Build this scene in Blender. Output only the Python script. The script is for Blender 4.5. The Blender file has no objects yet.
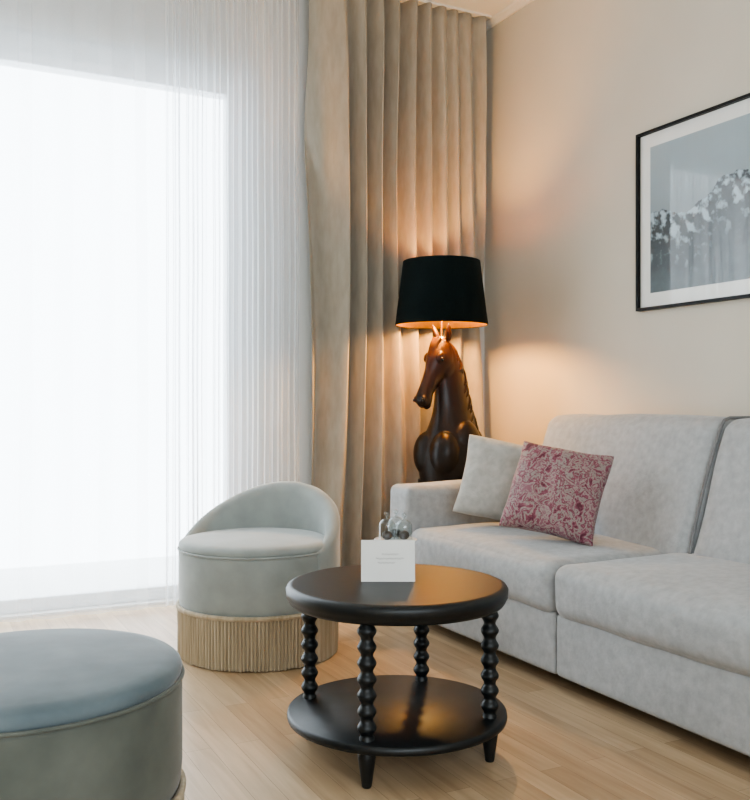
import bpy, bmesh, math, random
from mathutils import Vector, Matrix, noise
random.seed(4)
pi=math.pi
scene=bpy.context.scene
COL=scene.collection
CX,CY=-3.02,-4.37

# ------------------------------------------------------------------ helpers
def mesh_obj(name, verts, faces, mat=None, smooth=True, parent=None):
    me=bpy.data.meshes.new(name)
    me.from_pydata([tuple(v) for v in verts],[],faces)
    me.update()
    o=bpy.data.objects.new(name,me); COL.objects.link(o)
    bm=bmesh.new(); bm.from_mesh(me); bmesh.ops.recalc_face_normals(bm,faces=bm.faces); bm.to_mesh(me); bm.free()
    if smooth:
        for p in me.polygons: p.use_smooth=True
    if mat:
        for m in (mat if isinstance(mat,(list,tuple)) else [mat]): me.materials.append(m)
    if parent: attach(o,parent)
    return o
def attach(o,p):
    o.parent=p
    o.matrix_parent_inverse=p.matrix_world.inverted()
def empty(name,loc):
    e=bpy.data.objects.new(name,None); COL.objects.link(e); e.location=loc
    e.matrix_world=Matrix.Translation(loc); e.empty_display_size=.1
    return e
def box(name,lo,hi,mat,parent=None,bevel=0):
    x0,y0,z0=lo;x1,y1,z1=hi
    v=[(x0,y0,z0),(x1,y0,z0),(x1,y1,z0),(x0,y1,z0),(x0,y0,z1),(x1,y0,z1),(x1,y1,z1),(x0,y1,z1)]
    f=[(0,3,2,1),(4,5,6,7),(0,1,5,4),(1,2,6,5),(2,3,7,6),(3,0,4,7)]
    o=mesh_obj(name,v,f,mat,False,parent)
    if bevel:
        m=o.modifiers.new('bev','BEVEL'); m.width=bevel; m.segments=3
    return o
def puff_box(name,lo,hi,mat,parent=None,r=.04,puff=(.0,.0,.0),n=22,warp=None,wob=0.0,seed=0):
    lo=Vector(lo);hi=Vector(hi);c=(lo+hi)/2;h=(hi-lo)/2
    def sp(i):
        t=i/n*2-1
        return math.copysign(1-(1-abs(t))**1.6,t) if t else 0
    verts=[];idx={};faces=[]
    def add(p):
        k=tuple(round(a,5) for a in p)
        if k in idx: return idx[k]
        q=Vector((p[0]*h.x,p[1]*h.y,p[2]*h.z))
        inn=Vector([max(-(h[i]-r),min(h[i]-r,q[i])) for i in range(3)])
        d=q-inn
        if d.length>1e-9: q=inn+d.normalized()*r
        u=p
        q.x+=u[0]*puff[0]*(1-u[1]**2)*(1-u[2]**2)
        q.y+=u[1]*puff[1]*(1-u[0]**2)*(1-u[2]**2)
        q.z+=u[2]*puff[2]*(1-u[0]**2)*(1-u[1]**2)
        q=q+c
        if wob:
            nv=noise.noise_vector(q*4+Vector((seed,seed,seed)))
            q=q+nv*wob
        if warp: q=Vector(warp(q))
        idx[k]=len(verts);verts.append(q);return idx[k]
    for ax in range(3):
        a,b=[i for i in range(3) if i!=ax]
        for s in (-1,1):
            for i in range(n):
                for j in range(n):
                    f=[]
                    for (ii,jj) in ((i,j),(i+1,j),(i+1,j+1),(i,j+1)):
                        p=[0,0,0];p[ax]=s;p[a]=sp(ii);p[b]=sp(jj);f.append(add(p))
                    faces.append(f)
    return mesh_obj(name,verts,faces,mat,True,parent)
def lathe(name,prof,mat,loc=(0,0,0),seg=64,parent=None,closed=False,rmod=None):
    verts=[];faces=[]
    n=len(prof)
    for (r,z) in prof:
        for k in range(seg):
            a=2*pi*k/seg
            rr=r*(rmod(a,z) if rmod else 1)
            verts.append((loc[0]+rr*math.cos(a),loc[1]+rr*math.sin(a),loc[2]+z))
    m=n if closed else n-1
    for i in range(m):
        for k in range(seg):
            j=(i+1)%n
            faces.append((i*seg+k,i*seg+(k+1)%seg,j*seg+(k+1)%seg,j*seg+k))
    if not closed:
        if prof[0][0]>1e-6: faces.append(tuple(range(seg)))
        if prof[-1][0]>1e-6: faces.append(tuple(range((n-1)*seg,n*seg)))
    o=mesh_obj(name,verts,faces,mat,True,parent)
    bm=bmesh.new();bm.from_mesh(o.data);bmesh.ops.remove_doubles(bm,verts=bm.verts,dist=1e-5)
    bmesh.ops.recalc_face_normals(bm,faces=bm.faces);bm.to_mesh(o.data);bm.free()
    return o
def tube(name,pts,rad,mat,parent=None,res=8,cyc=False):
    cu=bpy.data.curves.new(name,'CURVE');cu.dimensions='3D';cu.bevel_depth=rad;cu.bevel_resolution=res
    s=cu.splines.new('POLY');s.points.add(len(pts)-1)
    for p,q in zip(s.points,pts): p.co=(*q,1)
    s.use_cyclic_u=cyc
    cu.use_fill_caps=True
    o=bpy.data.objects.new(name,cu);COL.objects.link(o);cu.materials.append(mat)
    if parent: attach(o,parent)
    return o

# ------------------------------------------------------------------ materials
def L(c):
    return tuple(((x/255)/12.92 if x/255<=.04045 else ((x/255+.055)/1.055)**2.4) for x in c)+(1,)
def mat(name,c1,rough=.6,c2=None,nscale=8,metal=0,bump=0,bscale=200,sheen=0,spec=.5,stretch=(1,1,1),coat=0,detail=6,ramp=(.35,.65)):
    m=bpy.data.materials.new(name);m.use_nodes=True
    nt=m.node_tree;N=nt.nodes;b=N['Principled BSDF']
    b.inputs['Base Color'].default_value=L(c1);b.inputs['Roughness'].default_value=rough
    b.inputs['Metallic'].default_value=metal;b.inputs['Specular IOR Level'].default_value=spec
    if sheen:
        b.inputs['Sheen Weight'].default_value=sheen;b.inputs['Sheen Roughness'].default_value=.4
    if coat: b.inputs['Coat Weight'].default_value=coat
    tc=N.new('ShaderNodeTexCoord');mp=N.new('ShaderNodeMapping');mp.inputs['Scale'].default_value=stretch
    nt.links.new(tc.outputs['Object'],mp.inputs[0])
    if c2:
        no=N.new('ShaderNodeTexNoise');no.inputs['Scale'].default_value=nscale;no.inputs['Detail'].default_value=detail
        nt.links.new(mp.outputs[0],no.inputs['Vector'])
        cr=N.new('ShaderNodeValToRGB');cr.color_ramp.elements[0].position=ramp[0];cr.color_ramp.elements[1].position=ramp[1]
        cr.color_ramp.elements[0].color=L(c1);cr.color_ramp.elements[1].color=L(c2)
        nt.links.new(no.outputs[0],cr.inputs[0]);nt.links.new(cr.outputs[0],b.inputs['Base Color'])
    if bump:
        n2=N.new('ShaderNodeTexNoise');n2.inputs['Scale'].default_value=bscale;n2.inputs['Detail'].default_value=4
        nt.links.new(mp.outputs[0],n2.inputs['Vector'])
        bp=N.new('ShaderNodeBump');bp.inputs['Strength'].default_value=bump;bp.inputs['Distance'].default_value=.004
        nt.links.new(n2.outputs[0],bp.inputs['Height']);nt.links.new(bp.outputs[0],b.inputs['Normal'])
    return m
M_wall=mat('wall_plaster',(208,201,187),.75,(212,205,191),2,bump=.05,bscale=120)
M_wallw=mat('window_wall_plaster',(218,217,213),.8,(222,221,217),2)
M_ceil=mat('ceiling_paint',(232,231,227),.8,(235,234,230),1)
M_trim=mat('trim_paint',(232,229,222),.5,(236,233,227),3)
M_frame=mat('window_frame_white',(225,228,230),.4,(230,232,234),3)
M_curt=mat('curtain_linen',(164,157,143),.85,(174,167,154),30,bump=.15,bscale=500,sheen=.1,stretch=(1,1,.3))
M_sofa=mat('sofa_chenille',(156,158,159),.9,(174,176,177),34,bump=.3,bscale=110,sheen=.25,detail=9,ramp=(.3,.7))
M_sofad=mat('sofa_piping',(118,118,118),.9,(128,128,128),40)
M_velv=mat('velvet_sage',(140,146,143),.8,(156,162,159),7,bump=.1,bscale=400,sheen=.5)
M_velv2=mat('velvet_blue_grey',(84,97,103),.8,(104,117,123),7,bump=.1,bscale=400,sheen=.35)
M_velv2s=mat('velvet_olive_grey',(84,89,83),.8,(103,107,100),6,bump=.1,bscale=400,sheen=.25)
M_fringe=mat('fringe_cord',(166,150,124),.8,(190,175,150),60,stretch=(1,1,.05),sheen=.2)
M_black=mat('black_lacquer_wood',(18,22,24),.40,(23,27,29),20,stretch=(1,6,1),spec=.45)
M_blackf=mat('black_frame',(14,16,17),.5,(18,20,21),20,spec=.3)
M_shade=mat('shade_black_cotton',(8,20,21),.9,(12,26,27),120,bump=.1,bscale=600,spec=.2)
M_gold=mat('shade_gold_lining',(230,170,80),.35,(240,182,92),40,metal=.9)
M_brass=mat('brass',(200,150,70),.3,(214,165,84),30,metal=1)
M_pgrey=mat('cushion_beige',(168,166,160),.9,(184,182,176),30,bump=.4,bscale=250,sheen=.2)
M_card=mat('card_paper',(240,240,236),.7,(243,243,240),10)
M_ink=mat('card_ink',(120,118,112),.7,(130,128,122),10)
M_plate=mat('porcelain',(235,235,232),.25,(240,240,238),10)
M_choc=mat('chocolate',(52,38,34),.5,(64,48,42),60)
M_dark=mat('plinth_black',(20,18,18),.4,(28,25,24),20)
M_eye=mat('eye_black',(8,6,5),.1,(12,9,8),20)

def glass_mat(name,refl=.04,tint=(1,1,1,1),edge=1.0):
    m=bpy.data.materials.new(name);m.use_nodes=True;nt=m.node_tree;N=nt.nodes;N.clear();K=nt.links.new
    o=N.new('ShaderNodeOutputMaterial');mx=N.new('ShaderNodeMixShader');t=N.new('ShaderNodeBsdfTransparent');g=N.new('ShaderNodeBsdfGlossy')
    t.inputs[0].default_value=tint;g.inputs['Roughness'].default_value=.02
    lw=N.new('ShaderNodeLayerWeight');lw.inputs[0].default_value=.5
    p=N.new('ShaderNodeMath');p.operation='POWER';p.inputs[1].default_value=4
    ad=N.new('ShaderNodeMath');ad.operation='MULTIPLY_ADD';ad.inputs[1].default_value=edge*(1-refl);ad.inputs[2].default_value=refl;ad.use_clamp=True
    K(lw.outputs['Facing'],p.inputs[0]);K(p.outputs[0],ad.inputs[0]);K(ad.outputs[0],mx.inputs[0])
    K(t.outputs[0],mx.inputs[1]);K(g.outputs[0],mx.inputs[2]);K(mx.outputs[0],o.inputs[0])
    return m
M_glass=glass_mat('window_glass',0.03)
M_pglass=glass_mat('picture_glass',0.05)
M_cglass=glass_mat('cloche_glass',.12,(.84,.88,.88,1))

def sheer_mat():
    m=bpy.data.materials.new('sheer_voile');m.use_nodes=True;nt=m.node_tree;N=nt.nodes;N.clear()
    o=N.new('ShaderNodeOutputMaterial');mx=N.new('ShaderNodeMixShader');t=N.new('ShaderNodeBsdfTransparent')
    tr=N.new('ShaderNodeBsdfTranslucent');d=N.new('ShaderNodeBsdfDiffuse');m2=N.new('ShaderNodeMixShader')
    tr.inputs[0].default_value=(.91,.94,.97,1);d.inputs[0].default_value=(.90,.92,.94,1);m2.inputs[0].default_value=.5
    lw=N.new('ShaderNodeLayerWeight');lw.inputs[0].default_value=.35
    wv=N.new('ShaderNodeTexNoise');wv.inputs['Scale'].default_value=400
    tc=N.new('ShaderNodeTexCoord');nt.links.new(tc.outputs['Object'],wv.inputs[0])
    mr=N.new('ShaderNodeMapRange');mr.inputs[3].default_value=.24;mr.inputs[4].default_value=.80
    ad=N.new('ShaderNodeMath');ad.operation='MULTIPLY_ADD';ad.inputs[1].default_value=.12
    nt.links.new(lw.outputs['Facing'],mr.inputs[0])
    nt.links.new(wv.outputs[0],ad.inputs[0]);nt.links.new(mr.outputs[0],ad.inputs[2])
    nt.links.new(ad.outputs[0],mx.inputs[0])
    nt.links.new(tr.outputs[0],m2.inputs[1]);nt.links.new(d.outputs[0],m2.inputs[2])
    nt.links.new(t.outputs[0],mx.inputs[1]);nt.links.new(m2.outputs[0],mx.inputs[2]);nt.links.new(mx.outputs[0],o.inputs[0])
    return m
M_sheer=sheer_mat()

def floor_mat():
    m=bpy.data.materials.new('oak_planks');m.use_nodes=True;nt=m.node_tree;N=nt.nodes;b=N['Principled BSDF'];K=nt.links.new
    tc=N.new('ShaderNodeTexCoord');mp=N.new('ShaderNodeMapping');mp.inputs['Rotation'].default_value=(0,0,pi/2)
    K(tc.outputs['Object'],mp.inputs[0])
    br=N.new('ShaderNodeTexBrick');br.inputs['Scale'].default_value=1;br.inputs['Brick Width'].default_value=.9;br.inputs['Row Height'].default_value=.075
    br.inputs['Mortar Size'].default_value=.0006;br.inputs['Mortar Smooth'].default_value=.1;br.offset=.37;br.inputs['Bias'].default_value=0
    br.inputs['Color1'].default_value=L((202,177,145));br.inputs['Color2'].default_value=L((180,153,121));br.inputs['Mortar'].default_value=L((134,109,82))
    K(mp.outputs[0],br.inputs[0])
    m2=N.new('ShaderNodeMapping');m2.inputs['Scale'].default_value=(22,1.6,1);K(tc.outputs['Object'],m2.inputs[0])
    no=N.new('ShaderNodeTexNoise');no.inputs['Scale'].default_value=1.5;no.inputs['Detail'].default_value=9;no.inputs['Distortion'].default_value=.6
    K(m2.outputs[0],no.inputs[0])
    cr=N.new('ShaderNodeValToRGB');cr.color_ramp.elements[0].position=.3;cr.color_ramp.elements[0].color=(.75,.70,.65,1);cr.color_ramp.elements[1].position=.65;cr.color_ramp.elements[1].color=(1.04,1.04,1.04,1)
    K(no.outputs[0],cr.inputs[0])
    mx=N.new('ShaderNodeMixRGB');mx.blend_type='MULTIPLY';mx.inputs[0].default_value=.85;K(br.outputs[0],mx.inputs[1]);K(cr.outputs[0],mx.inputs[2])
    K(mx.outputs[0],b.inputs['Base Color']);b.inputs['Roughness'].default_value=.36
    bp=N.new('ShaderNodeBump');bp.inputs['Strength'].default_value=.15;bp.inputs['Distance'].default_value=.002;K(no.outputs[0],bp.inputs['Height']);K(bp.outputs[0],b.inputs['Normal'])
    return m
M_floor=floor_mat()

def damask_mat():
    m=bpy.data.materials.new('damask_pink');m.use_nodes=True;nt=m.node_tree;N=nt.nodes;b=N['Principled BSDF'];K=nt.links.new
    tc=N.new('ShaderNodeTexCoord')
    no=N.new('ShaderNodeTexNoise');no.inputs['Scale'].default_value=24;no.inputs['Detail'].default_value=10;no.inputs['Roughness'].default_value=.66;no.inputs['Distortion'].default_value=.5;K(tc.outputs['Object'],no.inputs[0])
    n2=N.new('ShaderNodeTexNoise');n2.inputs['Scale'].default_value=9;n2.inputs['Detail'].default_value=2;K(tc.outputs['Object'],n2.inputs[0])
    a=N.new('ShaderNodeMath');a.operation='MULTIPLY_ADD';a.inputs[1].default_value=.45;K(n2.outputs[0],a.inputs[0]);K(no.outputs[0],a.inputs[2])
    cr=N.new('ShaderNodeValToRGB');e=cr.color_ramp.elements
    e[0].position=.58;e[0].color=L((94,40,54));e[1].position=.64;e[1].color=L((140,76,92))
    for p,c in ((.675,(152,142,135)),(.715,(142,128,124)),(.74,(112,48,64)),(.775,(142,80,96)),(.81,(158,148,140)),(.87,(136,90,100))):
        q=e.new(p);q.color=L(c)
    K(a.outputs[0],cr.inputs[0]);K(cr.outputs[0],b.inputs['Base Color']);b.inputs['Roughness'].default_value=.7
    b.inputs['Sheen Weight'].default_value=.15
    bp=N.new('ShaderNodeBump');bp.inputs['Strength'].default_value=.5;bp.inputs['Distance'].default_value=.006;K(no.outputs[0],bp.inputs['Height']);K(bp.outputs[0],b.inputs['Normal'])
    return m
M_dam=damask_mat()

def horse_mat():
    m=bpy.data.materials.new('horse_resin');m.use_nodes=True;nt=m.node_tree;N=nt.nodes;b=N['Principled BSDF'];K=nt.links.new
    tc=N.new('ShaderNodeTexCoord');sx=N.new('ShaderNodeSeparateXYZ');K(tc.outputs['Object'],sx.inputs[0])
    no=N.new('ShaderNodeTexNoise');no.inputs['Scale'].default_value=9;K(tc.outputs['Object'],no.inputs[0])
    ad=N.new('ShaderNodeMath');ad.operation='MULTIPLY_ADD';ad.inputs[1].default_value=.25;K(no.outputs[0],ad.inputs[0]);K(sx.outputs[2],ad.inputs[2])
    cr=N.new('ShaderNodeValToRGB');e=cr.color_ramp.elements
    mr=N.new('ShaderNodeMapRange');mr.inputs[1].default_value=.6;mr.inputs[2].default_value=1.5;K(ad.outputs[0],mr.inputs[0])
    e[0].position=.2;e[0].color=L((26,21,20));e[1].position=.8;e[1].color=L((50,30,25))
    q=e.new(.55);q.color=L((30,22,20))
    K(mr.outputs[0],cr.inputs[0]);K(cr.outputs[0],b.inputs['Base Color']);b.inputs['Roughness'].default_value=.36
    b.inputs['Specular IOR Level'].default_value=.4
    return m
M_horse=horse_mat()

# ------------------------------------------------------------------ room
ZC=3.23; WY=.15
XL,YB=-5.2,-6.2
box('floor',(XL-.2,YB-.2,-.1),(.2,.45,0),M_floor)
box('ceiling',(XL-.2,YB-.2,ZC),(.2,.45,ZC+.1),M_ceil)
box('wall_right',(0,YB-.2,0),(.2,.45,ZC),M_wall)
box('wall_left',(XL-.2,YB-.2,0),(XL,.45,ZC),M_wall)
wx0,wx1,wz0,wz1=-4.4,-1.40,.012,2.76
def wall_open(name,y0,y1,x0,x1,z0,z1,m):
    e=empty(name,((XL+0)/2,(y0+y1)/2,0))
    box(name+'_a',(x1,y0,0),(0,y1,ZC),m,e)
    box(name+'_b',(XL,y0,0),(x0,y1,ZC),m,e)
    box(name+'_c',(x0,y0,z1),(x1,y1,ZC),m,e)
    box(name+'_d',(x0,y0,0),(x1,y1,z0),m,e)
    return e
wall_open('wall_window',WY,.42,wx0,wx1,wz0,wz1,M_wallw)
wall_open('wall_back',YB-.2,YB,-4.9,-1.6,.9,2.8,M_wall)  # opening in this unseen wall is added to let in sky fill

def window(name,x0,x1,z0,z1,y0,y1,fw,mull):
    e=empty(name,((x0+x1)/2,y0,(z0+z1)/2))
    box('frame_r',(x1-fw,y0,z0),(x1,y1,z1),M_frame,e,.006)
    box('frame_l',(x0,y0,z0),(x0+fw,y1,z1),M_frame,e,.006)
    box('frame_t',(x0+fw,y0,z1-fw),(x1-fw,y1,z1),M_frame,e,.006)
    box('frame_b',(x0+fw,y0,z0),(x1-fw,y1,z0+fw*.4),M_frame,e,.006)
    s=.05
    box('sash_r',(x1-fw-.002,y0-.02,z0+.1),(x1-fw+s,y0+.05,z1-fw+s),M_frame,e,.005)
    box('sash_t',(x0+.02,y0-.02,z1-fw-.002),(x1-fw-.004,y0+.05,z1-fw+s),M_frame,e,.005)
    for i,m in enumerate(mull):
        box('mullion_%d'%i,(m-.06,y0,z0+fw*.4),(m+.06,y1,z1-fw),M_frame,e,.006)
    yy=(y0+y1)/2
    mesh_obj('glass',[(x0+fw,yy,z0+fw*.4),(x1-fw,yy,z0+fw*.4),(x1-fw,yy,z1-fw),(x0+fw,yy,z1-fw)],[(0,1,2,3)],M_glass,False,e)
    return e
window('window_1',wx0,wx1,wz0,wz1,.21,.29,.16,[-3.05])
window('added_fill_window',-4.9,-1.6,.9,2.8,YB-.12,YB-.06,.08,[-3.2])  # invented window behind the camera, added so sky light fills the room
# ceiling cornice & baseboards
def prism(name,prof,p0,p1,outdir,m):
    p0=Vector(p0);p1=Vector(p1);o=Vector(outdir);v=[];n=len(prof)
    for p in (p0,p1):
        for (a,z) in prof: v.append(p+o*a+Vector((0,0,z)))
    f=[(i,(i+1)%n,n+(i+1)%n,n+i) for i in range(n)]+[tuple(range(n)),tuple(range(n,2*n))]
    return mesh_obj(name,v,f,m,False)
corn=[(0,0),(0,-.035),(.012,-.035),(.02,-.022),(.035,-.012),(.04,0)]
prism('trim_1',corn,(-.0005,YB,ZC-.0005),(-.0005,WY,ZC-.0005),(-1,0,0),M_trim)
bb=[(0,0),(.016,0),(.016,.07),(.008,.08),(0,.08)]
prism('baseboard_right',bb,(-.0005,YB,.0005),(-.0005,WY,.0005),(-1,0,0),M_trim)
prism('baseboard_left',bb,(XL+.0005,YB,.0005),(XL+.0005,WY,.0005),(1,0,0),M_trim)
prism('baseboard_window',bb,(-1.38,WY-.0005,.0005),(-.02,WY-.0005,.0005),(0,-1,0),M_trim)
# exterior balcony
e=empty('balcony',(-2.9,1.2,0))
M_conc=mat('balcony_concrete',(225,226,225),.8,(232,233,232),5)
M_rail=mat('railing_metal',(175,180,184),.5,(185,190,194),5)
box('slab',(-6,.45,-.2),(1,1.9,-.06),M_conc,e)
for k in range(5):
    box('rail_%d'%k,(-6,1.80,.16+.22*k),(-2.86,1.83,.19+.22*k),M_rail,e)
for k in range(4): box('post_%d'%k,(-5.9+k*1,1.8,-.06),(-5.86+k*1,1.84,1.07),M_rail,e)

# ------------------------------------------------------------------ curtains
def curtain(name,x0,x1,z0,z1,yc,N,amp,m,nx=600,nz=50,seed=0,sharp=.75,left_shift=0,density=None,thick=0,drift=.5,cusp=False,irr=1.56):
    v=[];f=[]
    for j in range(nz+1):
        t=j/nz; z=z0+(z1-z0)*t
        for i in range(nx+1):
            u=i/nx
            uu=density(u) if density else u
            ph=pi*(N*uu+irr*noise.noise(Vector((uu*N*.22,seed,0)))+.35*irr*noise.noise(Vector((uu*N*.6,seed+20,0)))+drift*noise.noise(Vector((uu*N*.3,seed+9,t*1.3))))
            s=math.sin(ph)
            a=amp*(.75+.5*noise.noise(Vector((uu*N*.35,seed+3,t*1.1))))
            a*= (1-.35*max(0,(t-.85)/.15))
            if cusp:
                a=min(amp*1.15,a*(.85+.6*noise.noise(Vector((uu*N*.55,seed+31,t*.6)))))
                y=yc-a*(2*(s*s/(s*s+.22))*1.22-1)
                x=x0+(x1-x0)*u+left_shift*(1-t)*(1-u)+.28*a*math.sin(2*ph)
            else:
                y=yc+(-a*math.copysign(abs(s)**sharp,s))
                x=x0+(x1-x0)*u+left_shift*(1-t)*(1-u)+.35*a*math.sin(2*ph)
            x=min(x,-.004)
            y+=.012*noise.noise(Vector((x*4,z*1.5,seed)))
            v.append((x,y,z))
    for j in range(nz):
        for i in range(nx):
            a=j*(nx+1)+i
            f.append((a,a+1,a+nx+2,a+nx+1))
    o=mesh_obj(name,v,f,m,True)
    if thick:
        md=o.modifiers.new('s','SOLIDIFY');md.thickness=thick
    return o
curtain('heavy_curtain',-1.19,-.10,.012,ZC-.012,.02,8,.074,M_curt,seed=2,left_shift=.05,thick=.003,drift=1.2,cusp=True,nx=900,irr=2.2)
curtain('sheer_curtain',-4.7,-1.235,.012,ZC-.012,.035,74,.020,M_sheer,nx=1500,nz=24,seed=5,sharp=1,drift=.3,
        density=lambda u:(u*.55 if u<.8 else .44+(u-.8)*2.8))
box('curtain_rail',(-5.0,.0,ZC-.012),(-.05,.07,ZC-.0005),M_trim)

# ------------------------------------------------------------------ sofa
S=empty('sofa',(-.55,-1.84,0))
XF=-1.04
box('base_under',(XF+.09,-3.02,.05),(-.05,-.66,.10),M_dark,S)
puff_box('base_left',(XF,-1.838,.055),(-.06,-.80,.275),M_sofa,S,r=.018,puff=(.006,0,0))
puff_box('base_right',(XF,-2.86,.055),(-.06,-1.842,.275),M_sofa,S,r=.018,puff=(.006,0,0))
puff_box('seat_cushion_left',(XF-.02,-1.838,.262),(-.30,-.815,.445),M_sofa,S,r=.05,puff=(.018,.0,.022),wob=.008,seed=1)
puff_box('seat_cushion_right',(XF-.02,-2.865,.262),(-.30,-1.842,.445),M_sofa,S,r=.05,puff=(.018,.0,.022),wob=.008,seed=2)
puff_box('arm_far',(XF-.01,-.81,.055),(-.04,-.617,.625),M_sofa,S,r=.035,puff=(.006,.006,.008),wob=.004,seed=3)
puff_box('arm_near',(XF-.01,-3.06,.055),(-.04,-2.867,.625),M_sofa,S,r=.035,puff=(.006,.006,.008),wob=.004,seed=4)
def lean(q):
    k=(q.z-.40)/.54
    return (q.x+.17*k,q.y-.012*k,q.z)
YD=-1.94
puff_box('back_cushion_left',(-.535,YD+.004,.40),(-.33,-.90,.945),M_sofa,S,r=.05,puff=(.02,.0,.008),warp=lean,wob=.008,seed=5)
puff_box('back_cushion_right',(-.535,-2.99,.40),(-.33,YD-.004,.945),M_sofa,S,r=.05,puff=(.02,.0,.008),warp=lean,wob=.008,seed=6)
puff_box('back_frame',(-.18,-2.99,.055),(-.03,-.80,.90),M_sofa,S,r=.03)
def pipe(y):
    pts=[]
    for i in range(13):
        t=i/12; z=.44+t*.47
        q=lean(Vector((-.535,y,z))); pts.append((q[0]+.012-.012*math.sin(t*pi),q[1],z))
    q=pts[-1]; pts.append((q[0]+.018,q[1],.937)); pts.append((q[0]+.045,q[1],.945)); pts.append((q[0]+.15,q[1],.945))
    return pts
tube('back_piping',pipe(YD),.006,M_sofad,S)
for i,(x,y) in enumerate(((-.90,-.70),(-.90,-2.98),(-.10,-.70),(-.10,-2.98),(-.90,-1.84))):
    lathe('foot_%d'%i,[(.0,0),(.02,0),(.025,.06),(0,.06)],M_dark,(x,y,0),24,S)

# ------------------------------------------------------------------ cushions
def cushion(name,c,w,h,T,nrm,roll,m,seed=0,tilt=0):
    n=40;v=[];f=[]
    nrm=Vector(nrm).normalized();up=Vector((0,0,1))
    r=up.cross(nrm).normalized();u2=nrm.cross(r).normalized()
    R=Matrix.Rotation(roll,3,nrm)
    r=R@r;u2=R@u2
    def P(i,j,s):
        u=i/n*2-1;w_=j/n*2-1
        u=math.sin(u*pi/2);w_=math.sin(w_*pi/2)
        x=w/2*u*(1-.08*(1-w_*w_)*abs(u)**2)*(1-.03*abs(u*w_)**4);y=h/2*w_*(1-.08*(1-u*u)*abs(w_)**2)*(1-.03*abs(u*w_)**4)
        th=T/2*((1-u**2)*(1-w_**2))**.36
        th*=1+.18*noise.noise(Vector((u*2,w_*2,seed+s)))
        q=Vector(c)+r*x+u2*y+nrm*(s*th)
        q+=noise.noise_vector(q*7+Vector((seed,0,0)))*.008
        return q
    for s in (1,-1):
        b=len(v)
        for i in range(n+1):
            for j in range(n+1): v.append(P(i,j,s))
        for i in range(n):
            for j in range(n):
                a=b+i*(n+1)+j;f.append((a,a+1,a+n+2,a+n+1))
    o=mesh_obj(name,v,f,m,True)
    bm=bmesh.new();bm.from_mesh(o.data);bmesh.ops.remove_doubles(bm,verts=bm.verts,dist=1e-4);bmesh.ops.recalc_face_normals(bm,faces=bm.faces);bm.to_mesh(o.data);bm.free()
    return o
cushion('throw_pillow',(-.655,-1.09,.650),.52,.375,.15,(-.56,-.76,.36),math.radians(-10),M_pgrey,1)
cushion('patterned_throw_pillow',(-.745,-1.475,.648),.385,.38,.15,(-.72,-.60,.40),math.radians(-10),M_dam,2)

# ------------------------------------------------------------------ coffee table
tx,ty=-1.775,-2.055
T=empty('coffee_table',(tx,ty,0))
R=.318;H=.483
lathe('table_top',[(0,H-.055),(R-.03,H-.055),(R-.012,H-.052),(R-.006,H-.044),(R-.006,H-.036),(R,H-.032),(R+.001,H-.012),(R-.004,H-.004),(R-.010,H-.002),(R-.014,H),(R-.02,H),(0,H)],M_black,(tx,ty,0),128,T)
lathe('lower_shelf',[(0,.098),(R-.012,.098),(R-.004,.102),(R-.002,.11),(R-.004,.12),(R-.010,.124),(0,.124)],M_black,(tx,ty,0),128,T)
def legprof():
    p=[(0,0),(.011,0),(.013,.004),(.023,.075),(.024,.09),(.020,.098),(.020,.13)]
    z0,z1=.135,H-.055;nb=7
    for i in range(nb*10+1):
        t=i/(nb*10);z=z0+(z1-z0)*t
        p.append((.0165+.0090*(.5-.5*math.cos(2*pi*nb*t)),z))
    p.append((0,z1))
    return p
for i,(dx,dy) in enumerate(((-1,-1),(1,-1),(1,1),(-1,1))):
    lathe('leg_%d'%i,legprof(),M_black,(tx+dx*.1915,ty+dy*.1915,0),32,T)

# ------------------------------------------------------------------ card & cloches
vx,vy=.452,.892; rx,ry=.892,-.452
def cam2w(depth,px):
    lat=(px-375)/911*depth
    return (CX+vx*depth+rx*lat, CY+vy*depth+ry*lat)
cxp,cyp=cam2w(2.63,388.5)
C=empty('tent_card',(cxp,cyp,H))
def cp(a,b,z): # a along right, b along view
    return (cxp+rx*a+vx*b,cyp+ry*a+vy*b,H+z)
w=.078
o=mesh_obj('card_front',[cp(-w,0,.001),cp(w,0,.001),cp(w,.022,.118),cp(-w,.022,.118)],[(0,1,2,3)],M_card,False,C)
o.modifiers.new('s','SOLIDIFY').thickness=.001
o=mesh_obj('card_rear',[cp(-w,.045,.001),cp(w,.045,.001),cp(w,.0235,.118),cp(-w,.0235,.118)],[(0,1,2,3)],M_card,False,C)
o.modifiers.new('s','SOLIDIFY').thickness=.001
for k,(a0,a1,zz) in enumerate(((-.018,.03,.078),(-.035,.045,.066),(-.03,.02,.054))):
    n=40;v=[];f=[]
    for i in range(n+1):
        a=a0+(a1-a0)*i/n;z=zz+.0022*math.sin(i*1.9)+.0012*math.sin(i*.7)
        for dz in (-.0006,.0006):
            z2=z+dz;v.append(cp(a,.022*z2/.118-.0016,z2))
    for i in range(n): f.append((2*i,2*i+1,2*i+3,2*i+2))
    mesh_obj('card_writing_%d'%k,v,f,M_ink,False,C)
px,py=cam2w(2.765,396)
P=empty('glass_cloche_stand',(px,py,H))
SH=.095
lathe('stand',[(0,.001),(.04,.001),(.042,.005),(.02,.012),(.010,.02),(.008,SH-.015),(.02,SH-.006),(.060,SH+.002),(.066,SH+.008),(.064,SH+.010),(.05,SH+.007),(0,SH+.007)],M_plate,(px,py,H),48,P)
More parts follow.
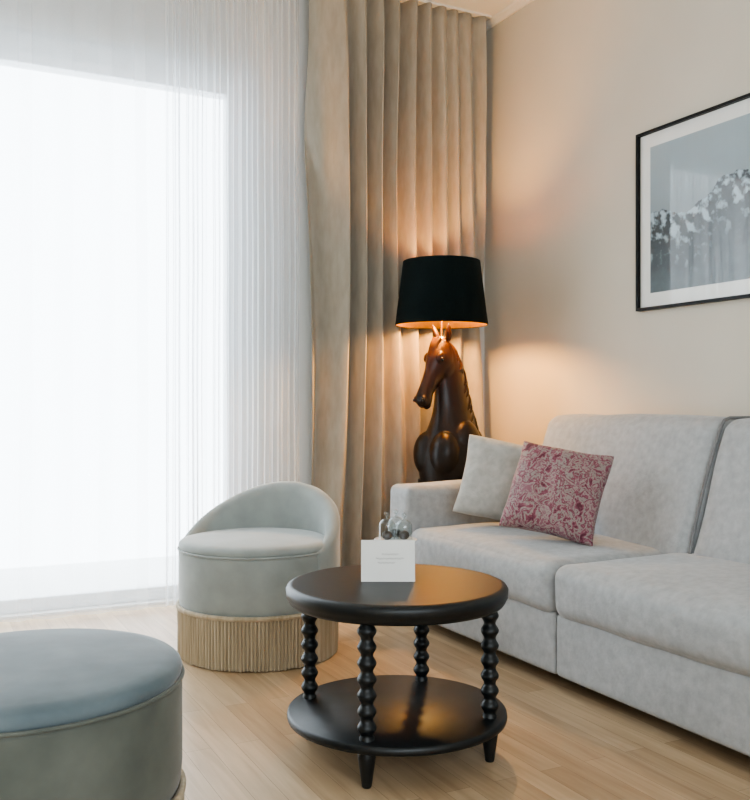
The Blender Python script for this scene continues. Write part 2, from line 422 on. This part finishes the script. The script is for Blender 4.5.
for i,(a,b,hh) in enumerate(((-.026,-.012,.085),(.026,-.006,.075),(.002,.034,.085))):
    q=(px+rx*a+vx*b,py+ry*a+vy*b,H+SH+.008)
    rr=.025
    prof=[(rr,0),(rr,hh*.5)]+[(rr*math.cos(t*pi/16),hh*.5+rr*math.sin(t*pi/16)*.95) for t in range(1,8)]+[(.004,hh*.5+rr*.95),(.003,hh*.5+rr+.004),(.008,hh*.5+rr+.010),(.008,hh*.5+rr+.016),(0,hh*.5+rr+.02)]
    o=lathe('cloche_%d'%i,prof,M_cglass,q,32,P)
    bm=bmesh.new();bm.from_mesh(o.data)
    fs=[fc for fc in bm.faces if len(fc.verts)>10];bmesh.ops.delete(bm,geom=fs,context='FACES');bm.to_mesh(o.data);bm.free()
    lathe('truffle_%d'%i,[(0,0)]+[(.016*math.sin(t*pi/10),.014-.014*math.cos(t*pi/10)) for t in range(1,10)]+[(0,.028)],M_choc,q,20,P)

# ------------------------------------------------------------------ poufs
def fringe(parent,x,y,R,z1,name='fringe'):
    ns=140;seg=ns*8
    verts=[];faces=[];rows=8
    for j in range(rows+1):
        t=j/rows
        for k in range(seg):
            a=2*pi*k/seg
            sid=k//8
            wv=abs(math.sin(pi*(k%8)/8))**.6
            a2=a+.004*noise.noise(Vector((sid*2.3,1,t*1.5)))*(1-t)*2
            rr=R-.015+.017*wv*(1-.15*(1-t))+.003*noise.noise(Vector((sid*1.7,t*2,0)))
            z=z1*t+.004+(1-t)*.006*noise.noise(Vector((sid*3.1,4,0)))
            verts.append((x+rr*math.cos(a2),y+rr*math.sin(a2),z))
    for j in range(rows):
        for k in range(seg):
            faces.append((j*seg+k,j*seg+(k+1)%seg,(j+1)*seg+(k+1)%seg,(j+1)*seg+k))
    mesh_obj(name,verts,faces,M_fringe,True,parent)
    lathe('fringe_braid',[(R-.006,z1-.012),(R+.004,z1-.010),(R+.006,z1),(R+.004,z1+.006),(R-.006,z1+.007)],M_fringe,(x,y,0),256,parent,closed=True,rmod=lambda a,z:1+.004*math.sin(a*120))
def pouf_body(parent,x,y,R,zs,mside,mtop,zf=.2):
    lathe('plinth',[(0,.0),(R-.03,.0),(R-.03,zf),(0,zf)],M_dark,(x,y,0),64,parent)
    def wr(a,z): return 1+.004*noise.noise(Vector((math.cos(a)*3,math.sin(a)*3,z*5)))
    lathe('drum',[(0,zf-.01),(R-.01,zf-.01),(R-.004,zf),(R,zf+.04),(R,zs-.05),(R-.002,zs-.038),(R-.008,zs-.034),(0,zs-.034)],mside,(x,y,0),96,parent,rmod=wr)
    lathe('seat',[(0,zs-.04),(R-.010,zs-.038),(R-.002,zs-.032),(R+.000,zs-.022),(R-.003,zs-.012),(R-.012,zs-.004),(R-.04,zs+.002),(R*.6,zs+.008),(0,zs+.012)],mtop,(x,y,0),96,parent,rmod=wr)
    rr=.0045
    lathe('piping',[(R+.001+rr*math.cos(t*pi/4),zs-.036+rr*math.sin(t*pi/4)) for t in range(8)],mside,(x,y,0),96,parent,closed=True)
# upholstered chair-pouf with low back
x1,y1=-1.77,-.866
A=empty('fringed_low_back_stool',(x1,y1,0))
pouf_body(A,x1,y1,.318,.458,M_velv,M_velv)
fringe(A,x1,y1,.322,.20)
bd=math.atan2(vy,vx)-math.radians(20)
vs=[];fs=[];na=80;nc=20
for i in range(na+1):
    th=-1+2*i/na
    ang=bd+th*math.radians(108)
    k=max(0,math.cos(th*pi/2))
    hz=.430+.230*(k**1.15 if k>0 else 0)
    tk=.030+.055*k
    ro=.326; zb=.33
    for j in range(nc):
        s=j/nc
        if s<.35: q=s/.35; r_=ro; z=zb+(hz-tk*.5-zb)*q
        elif s<.65:
            q=(s-.35)/.3*pi; r_=ro-tk*.5+tk*.5*math.cos(q); z=hz-tk*.5+tk*.5*math.sin(q)
        else:
            q=(s-.65)/.35; r_=ro-tk-.02*q*k; z=(hz-tk*.5)*(1-q)+zb*q
        r_+=.006*k
        vs.append((x1+r_*math.cos(ang),y1+r_*math.sin(ang),z))
for i in range(na):
    for j in range(nc):
        a=i*nc+j;b=i*nc+(j+1)%nc
        fs.append((a,b,b+nc,a+nc))
fs.append(tuple(range(nc)));fs.append(tuple(range(na*nc,(na+1)*nc)))
mesh_obj('back_rest',vs,fs,M_velv,True,A)
# round pouf
x2,y2=-2.815,-2.355
B=empty('round_pouf',(x2,y2,0))
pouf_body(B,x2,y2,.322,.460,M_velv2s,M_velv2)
fringe(B,x2,y2,.324,.185)

# ------------------------------------------------------------------ picture on the wall
fy0,fy1,fz0,fz1=-2.34,-1.148,1.425,2.243
PF=empty('framed_mountain_picture',(-.02,(fy0+fy1)/2,(fz0+fz1)/2))
t=.013
box('frame_top',(-.03,fy0,fz1-t),(-.001,fy1,fz1),M_blackf,PF)
box('frame_bottom',(-.03,fy0,fz0),(-.001,fy1,fz0+t),M_blackf,PF)
box('frame_left',(-.03,fy1-t,fz0+t),(-.001,fy1,fz1-t),M_blackf,PF)
box('frame_right',(-.03,fy0,fz0+t),(-.001,fy0+t,fz1-t),M_blackf,PF)
box('mat_board',(-.012,fy0+t,fz0+t),(-.002,fy1-t,fz1-t),M_card,PF)
mesh_obj('glazing',[(-.021,fy0+t,fz0+t),(-.021,fy1-t,fz0+t),(-.021,fy1-t,fz1-t),(-.021,fy0+t,fz1-t)],[(0,1,2,3)],M_pglass,False,PF)
ay0,ay1,az0,az1=-2.26,-1.225,1.502,2.168
nx,nz=420,270
v=[];f=[];cols=[]
def fbm(x,y,o=6,s=0):
    r=0;a=.5
    for k in range(o):
        r+=a*noise.noise(Vector((x,y,s)));x*=2.03;y*=2.03;a*=.52
    return r
for j in range(nz+1):
    for i in range(nx+1):
        u=i/nx;w_=j/nz
        v.append((-.0128,ay1+(ay0-ay1)*u,az0+(az1-az0)*w_))
        ridge=.50+.18*math.exp(-((u-.50)/.20)**2)+.13*fbm(u*6,1.3,8)
        d=ridge-w_
        if d<0:
            g=.24+.20*w_+.05*fbm(u*2,w_*3,4,7); c=(g*.84,g*1.02,g*1.12)
        else:
            X=u*1.55;Y=w_
            n1=fbm(X*14+Y*6,Y*12-X*5,7,3)
            n2=abs(fbm(X*9-Y*5,Y*8+X*3,5,9))
            snow=(n1*3.2+.50-d*2.3-n2*1.0)
            snow=max(0,min(1,snow*1.3))
            rock=.04+.04*fbm(X*30,Y*30,4,5)
            g=rock*(1-snow)+.55*snow
            mist=max(0,min(1,(d-.14)*3.2))
            g=g*(1-mist)+(.11+.06*fbm(X*7,Y*9,5,11)+.05*max(0,.3-w_))*mist
            c=(g*.80,g*1.02,g*1.14)
        cols.append(c)
for j in range(nz):
    for i in range(nx):
        a=j*(nx+1)+i;f.append((a,a+1,a+nx+2,a+nx+1))
M_art=bpy.data.materials.new('mountain_print');M_art.use_nodes=True
nt=M_art.node_tree;at=nt.nodes.new('ShaderNodeVertexColor');at.layer_name='Col'
nt.links.new(at.outputs[0],nt.nodes['Principled BSDF'].inputs['Base Color']);nt.nodes['Principled BSDF'].inputs['Roughness'].default_value=.6
art=mesh_obj('mountain_print',v,f,M_art,False,PF)
ca=art.data.color_attributes.new('Col','FLOAT_COLOR','POINT')
for i,c in enumerate(cols): ca.data[i].color=(max(0,c[0]),max(0,c[1]),max(0,c[2]),1)

# ------------------------------------------------------------------ horse lamp
lx,ly=-.555,-.31
HL=empty('horse_floor_lamp',(lx,ly,0))
F=(Vector((-rx,-ry,0))*.74+Vector((-vx,-vy,0))*.67).normalized()
Sd=Vector((-F.y,F.x,0))
Z=Vector((0,0,1))
O=Vector((lx,ly,0))
bm=bmesh.new()
def loft(rings,seg=28,sub=1):
    if sub>1:
        def cr(p0,p1,p2,p3,t):
            return .5*((2*p1)+(p2-p0)*t+(2*p0-5*p1+4*p2-p3)*t*t+(3*p1-p0-3*p2+p3)*t**3)
        out=[];n=len(rings)
        for i in range(n-1):
            R4=[rings[max(0,min(n-1,i+k))] for k in (-1,0,1,2)]
            for q in range(sub):
                t=q/sub
                out.append((cr(*[r[0] for r in R4],t),rings[i][1],rings[i][2],max(.002,cr(*[r[3] for r in R4],t)),max(.002,cr(*[r[4] for r in R4],t))))
        out.append(rings[-1]);rings=out
    vv=[]
    for (c,ua,ub,ra,rb) in rings:
        vv.append([bm.verts.new(c+ua*ra*math.cos(2*pi*k/seg)+ub*rb*math.sin(2*pi*k/seg)) for k in range(seg)])
    for a,b in zip(vv,vv[1:]):
        for k in range(seg): bm.faces.new((a[k],a[(k+1)%seg],b[(k+1)%seg],b[k]))
    bm.faces.new(list(reversed(vv[0])));bm.faces.new(vv[-1])
def at(s,z,l=0): return O+F*s+Z*z+Sd*l
neck=[(-.060,.585,.172,.160),(-.062,.64,.186,.172),(-.06,.70,.188,.172),(-.058,.76,.180,.160),(-.058,.82,.162,.138),(-.058,.87,.144,.114),(-.060,.93,.126,.092),(-.056,1.0,.110,.076),(-.046,1.08,.101,.066),(-.030,1.16,.096,.060),(-.006,1.22,.088,.055),(.010,1.27,.074,.050),(.02,1.305,.052,.044),(.02,1.325,.03,.03)]
loft([(at(s,z),F,Sd,a,b) for s,z,a,b in neck],40,5)
p0=Vector((.02,1.315));p1=Vector((.172,.985))
d=(p1-p0).normalized();nrm=Vector((-d.y,d.x))
if nrm.x<0: nrm=-nrm
hd=[(-.02,.02,.028,0),(.03,.052,.046,-.01),(.12,.074,.056,-.022),(.25,.090,.062,-.034),(.36,.088,.056,-.036),(.47,.066,.044,-.022),(.58,.052,.037,-.010),(.70,.046,.034,-.003),(.80,.045,.036,0),(.90,.047,.040,-.002),(.97,.037,.034,-.006),(1.01,.016,.018,-.008)]
Lh=(p1-p0).length
rings=[]
nv=F*nrm.x+Z*nrm.y
dv=F*d.x+Z*d.y
for tt,a,b,off in hd:
    c2=p0+d*(Lh*tt)
    rings.append((at(c2.x,c2.y)+nv*off,nv,Sd,a,b))
loft(rings,32,4)
def hp(tt,off,l):
    c2=p0+d*(Lh*tt);return at(c2.x,c2.y)+nv*off+Sd*l
def blob(c,r,sc=(1,1,1)):
    ret=bmesh.ops.create_uvsphere(bm,u_segments=20,v_segments=12,radius=r)
    for q in ret['verts']:
        w_=q.co.copy();q.co=c+nv*(w_.x*sc[0])+Sd*(w_.y*sc[1])+dv*(w_.z*sc[2])
def vblob(c,sF,sS,sZ):
    ret=bmesh.ops.create_uvsphere(bm,u_segments=24,v_segments=16,radius=1)
    for q in ret['verts']:
        w_=q.co.copy();q.co=c+F*(w_.x*sF)+Sd*(w_.y*sS)+Z*(w_.z*sZ)
for sgn in (-1,1):
    base=hp(-.03,-.008,sgn*.034);tip=base+Z*.092+Sd*sgn*.024+F*.022
    rr=[]
    for q,(a,b) in zip((0,.2,.45,.7,.9,1),((.016,.014),(.024,.018),(.024,.017),(.017,.012),(.007,.006),(.002,.002))):
        rr.append((base.lerp(tip,q),F,Sd,a*.75,b))
    loft(rr,14,3)
    blob(hp(.27,.020,sgn*.050),.020,(1.1,.55,1.5))
    blob(hp(.32,-.070,sgn*.032),.050,(1.05,.58,1.25))
    blob(hp(.60,-.002,sgn*.026),.020,(.7,.7,3.2))
    blob(hp(.92,.020,sgn*.026),.018,(1,.8,1.1))
    vblob(at(.060,.735,sgn*.058),.076,.084,.120)
    vblob(at(-.06,.765,sgn*.080),.105,.080,.150)
blob(hp(.94,-.036,0),.024,(.8,1,1.0))
for k in range(5):
    l=(k-2)*.011
    loft([(hp(q,.042+.012*math.sin(q*9)-.02*q,l*(1-q)),nv,Sd,max(.003,.010*(1-q*1.6)),max(.003,.009*(1-q*1.5))) for q in (-.02,.06,.14,.24,.34)],8,2)
def ncut(z):
    for (a,b) in zip(neck,neck[1:]):
        if a[1]<=z<=b[1]:
            w_=(z-a[1])/(b[1]-a[1]);return [a[i]+(b[i]-a[i])*w_ for i in (0,2,3)]
    return (.02,.03,.03)
for side in (1,-1):
    for k in range(17):
        z0=1.315-k*.029
        pts=[]
        ln=.11+.03*math.sin(k*1.7)
        for q in range(6):
            t=q/5
            z=z0-ln*t*.85
            s,ha,hb_=ncut(max(.6,z))
            ph=pi-side*(.05+1.05*t+.12*math.sin(k*2.1+t*4))
            pts.append((at(s,z)+F*(ha+.004)*math.cos(ph)+Sd*(hb_+.004)*math.sin(ph),F,Sd,.012*(1-.75*t)+.002,.012*(1-.75*t)+.002))
        loft(pts,8,2)
me=bpy.data.meshes.new('horse_bust');bm.to_mesh(me);bm.free()
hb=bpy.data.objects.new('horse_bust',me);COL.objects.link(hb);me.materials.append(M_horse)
r_=hb.modifiers.new('r','REMESH');r_.mode='VOXEL';r_.voxel_size=.0045;r_.use_smooth_shade=True
s_=hb.modifiers.new('s','SMOOTH');s_.factor=.5;s_.iterations=6
attach(hb,HL)
for sgn in (-1,1):
    c=hp(.295,.012,sgn*.0555)
    lathe('eye_%d'%sgn,[(0,-.011)]+[(.011*math.sin(t_*pi/8),-.011*math.cos(t_*pi/8)) for t_ in range(1,8)]+[(0,.011)],M_eye,c,16,HL)
    c=hp(.95,.030,sgn*.031)
    lathe('nostril_%d'%sgn,[(0,-.009)]+[(.006*math.sin(t_*pi/8),-.009*math.cos(t_*pi/8)) for t_ in range(1,8)]+[(0,.009)],M_eye,c,12,HL)
lathe('plinth',[(0,0),(.17,0),(.17,.03),(.15,.05),(.15,.56),(.165,.58),(.165,.60),(0,.60)],M_dark,(lx+.045,ly+.025,0),48,HL)
# stem, shade
zb,zt=1.405,1.735
sx_,sy_=lx-.014,ly+.007
tube('stem',[(sx_,sy_,1.28),(sx_,sy_,1.60)],.006,M_brass,HL)
lathe('stem_cup',[(0,1.32),(.02,1.325),(.022,1.335),(.01,1.345),(0,1.35)],M_brass,(sx_,sy_,0),24,HL)
rb,rt=.241,.200
lathe('shade_outer',[(rb,zb),(rt,zt),(rt-.002,zt+.001),(rt-.0025,zt-.002),(rb-.0025,zb+.001),(rb-.002,zb-.001)],M_shade,(sx_,sy_,0),96,HL,closed=True)
lathe('shade_lining',[(rb-.004,zb+.001),(rt-.004,zt-.001),(rt-.006,zt-.001),(rb-.006,zb+.001)],M_gold,(sx_,sy_,0),96,HL,closed=True)
for k in range(3):
    a=k*2*pi/3+.4
    tube('spider_%d'%k,[(sx_,sy_,1.60),(sx_+(rt+.006)*math.cos(a),sy_+(rt+.006)*math.sin(a),1.66)],.0025,M_brass,HL)
mb=bpy.data.materials.new('bulb_glow');mb.use_nodes=True;bb_=mb.node_tree.nodes['Principled BSDF']
bb_.inputs['Emission Color'].default_value=(1,.62,.28,1);bb_.inputs['Emission Strength'].default_value=12
lathe('bulb',[(0,-.035)]+[(.028*math.sin(t_*pi/10),-.035*math.cos(t_*pi/10)) for t_ in range(1,10)]+[(0,.035)],mb,(sx_,sy_,1.56+.055),24,HL)
ld=bpy.data.lights.new('lamp_light','POINT');ld.energy=34;ld.color=(1,.55,.17);ld.shadow_soft_size=.05
lo=bpy.data.objects.new('lamp_light',ld);COL.objects.link(lo);lo.location=(lx-.02,ly-.05,1.50)
lo.parent=HL;lo.matrix_parent_inverse=Matrix.Translation((-lx,-ly,0))

# ------------------------------------------------------------------ light
w=bpy.data.worlds.new('World');scene.world=w;w.use_nodes=True
bg=w.node_tree.nodes['Background'];bg.inputs[0].default_value=(.845,.935,1.0,1);bg.inputs[1].default_value=5
def portal(name,loc,rot,sx,sy):
    ld=bpy.data.lights.new(name,'AREA');ld.shape='RECTANGLE';ld.size=sx;ld.size_y=sy
    ld.cycles.is_portal=True
    o=bpy.data.objects.new(name,ld);COL.objects.link(o);o.location=loc;o.rotation_euler=rot
portal('portal_front',(-2.9,.34,1.4),(-pi/2,0,0),3,2.76)
portal('portal_back',(-3.25,YB-.15,1.85),(pi/2,0,0),3.3,1.9)
scene.view_settings.view_transform='AgX'
scene.view_settings.look='AgX - Medium High Contrast'
scene.view_settings.exposure=0.6

# ------------------------------------------------------------------ camera
cd=bpy.data.cameras.new('camera');cd.sensor_fit='HORIZONTAL';cd.sensor_width=36;cd.lens=36*911/750
cd.shift_y=.004
co=bpy.data.objects.new('camera',cd);COL.objects.link(co);co.location=(CX,CY,1.0)
co.rotation_euler=(pi/2,0,-math.radians(26.9));scene.camera=co
cd.clip_start=.05
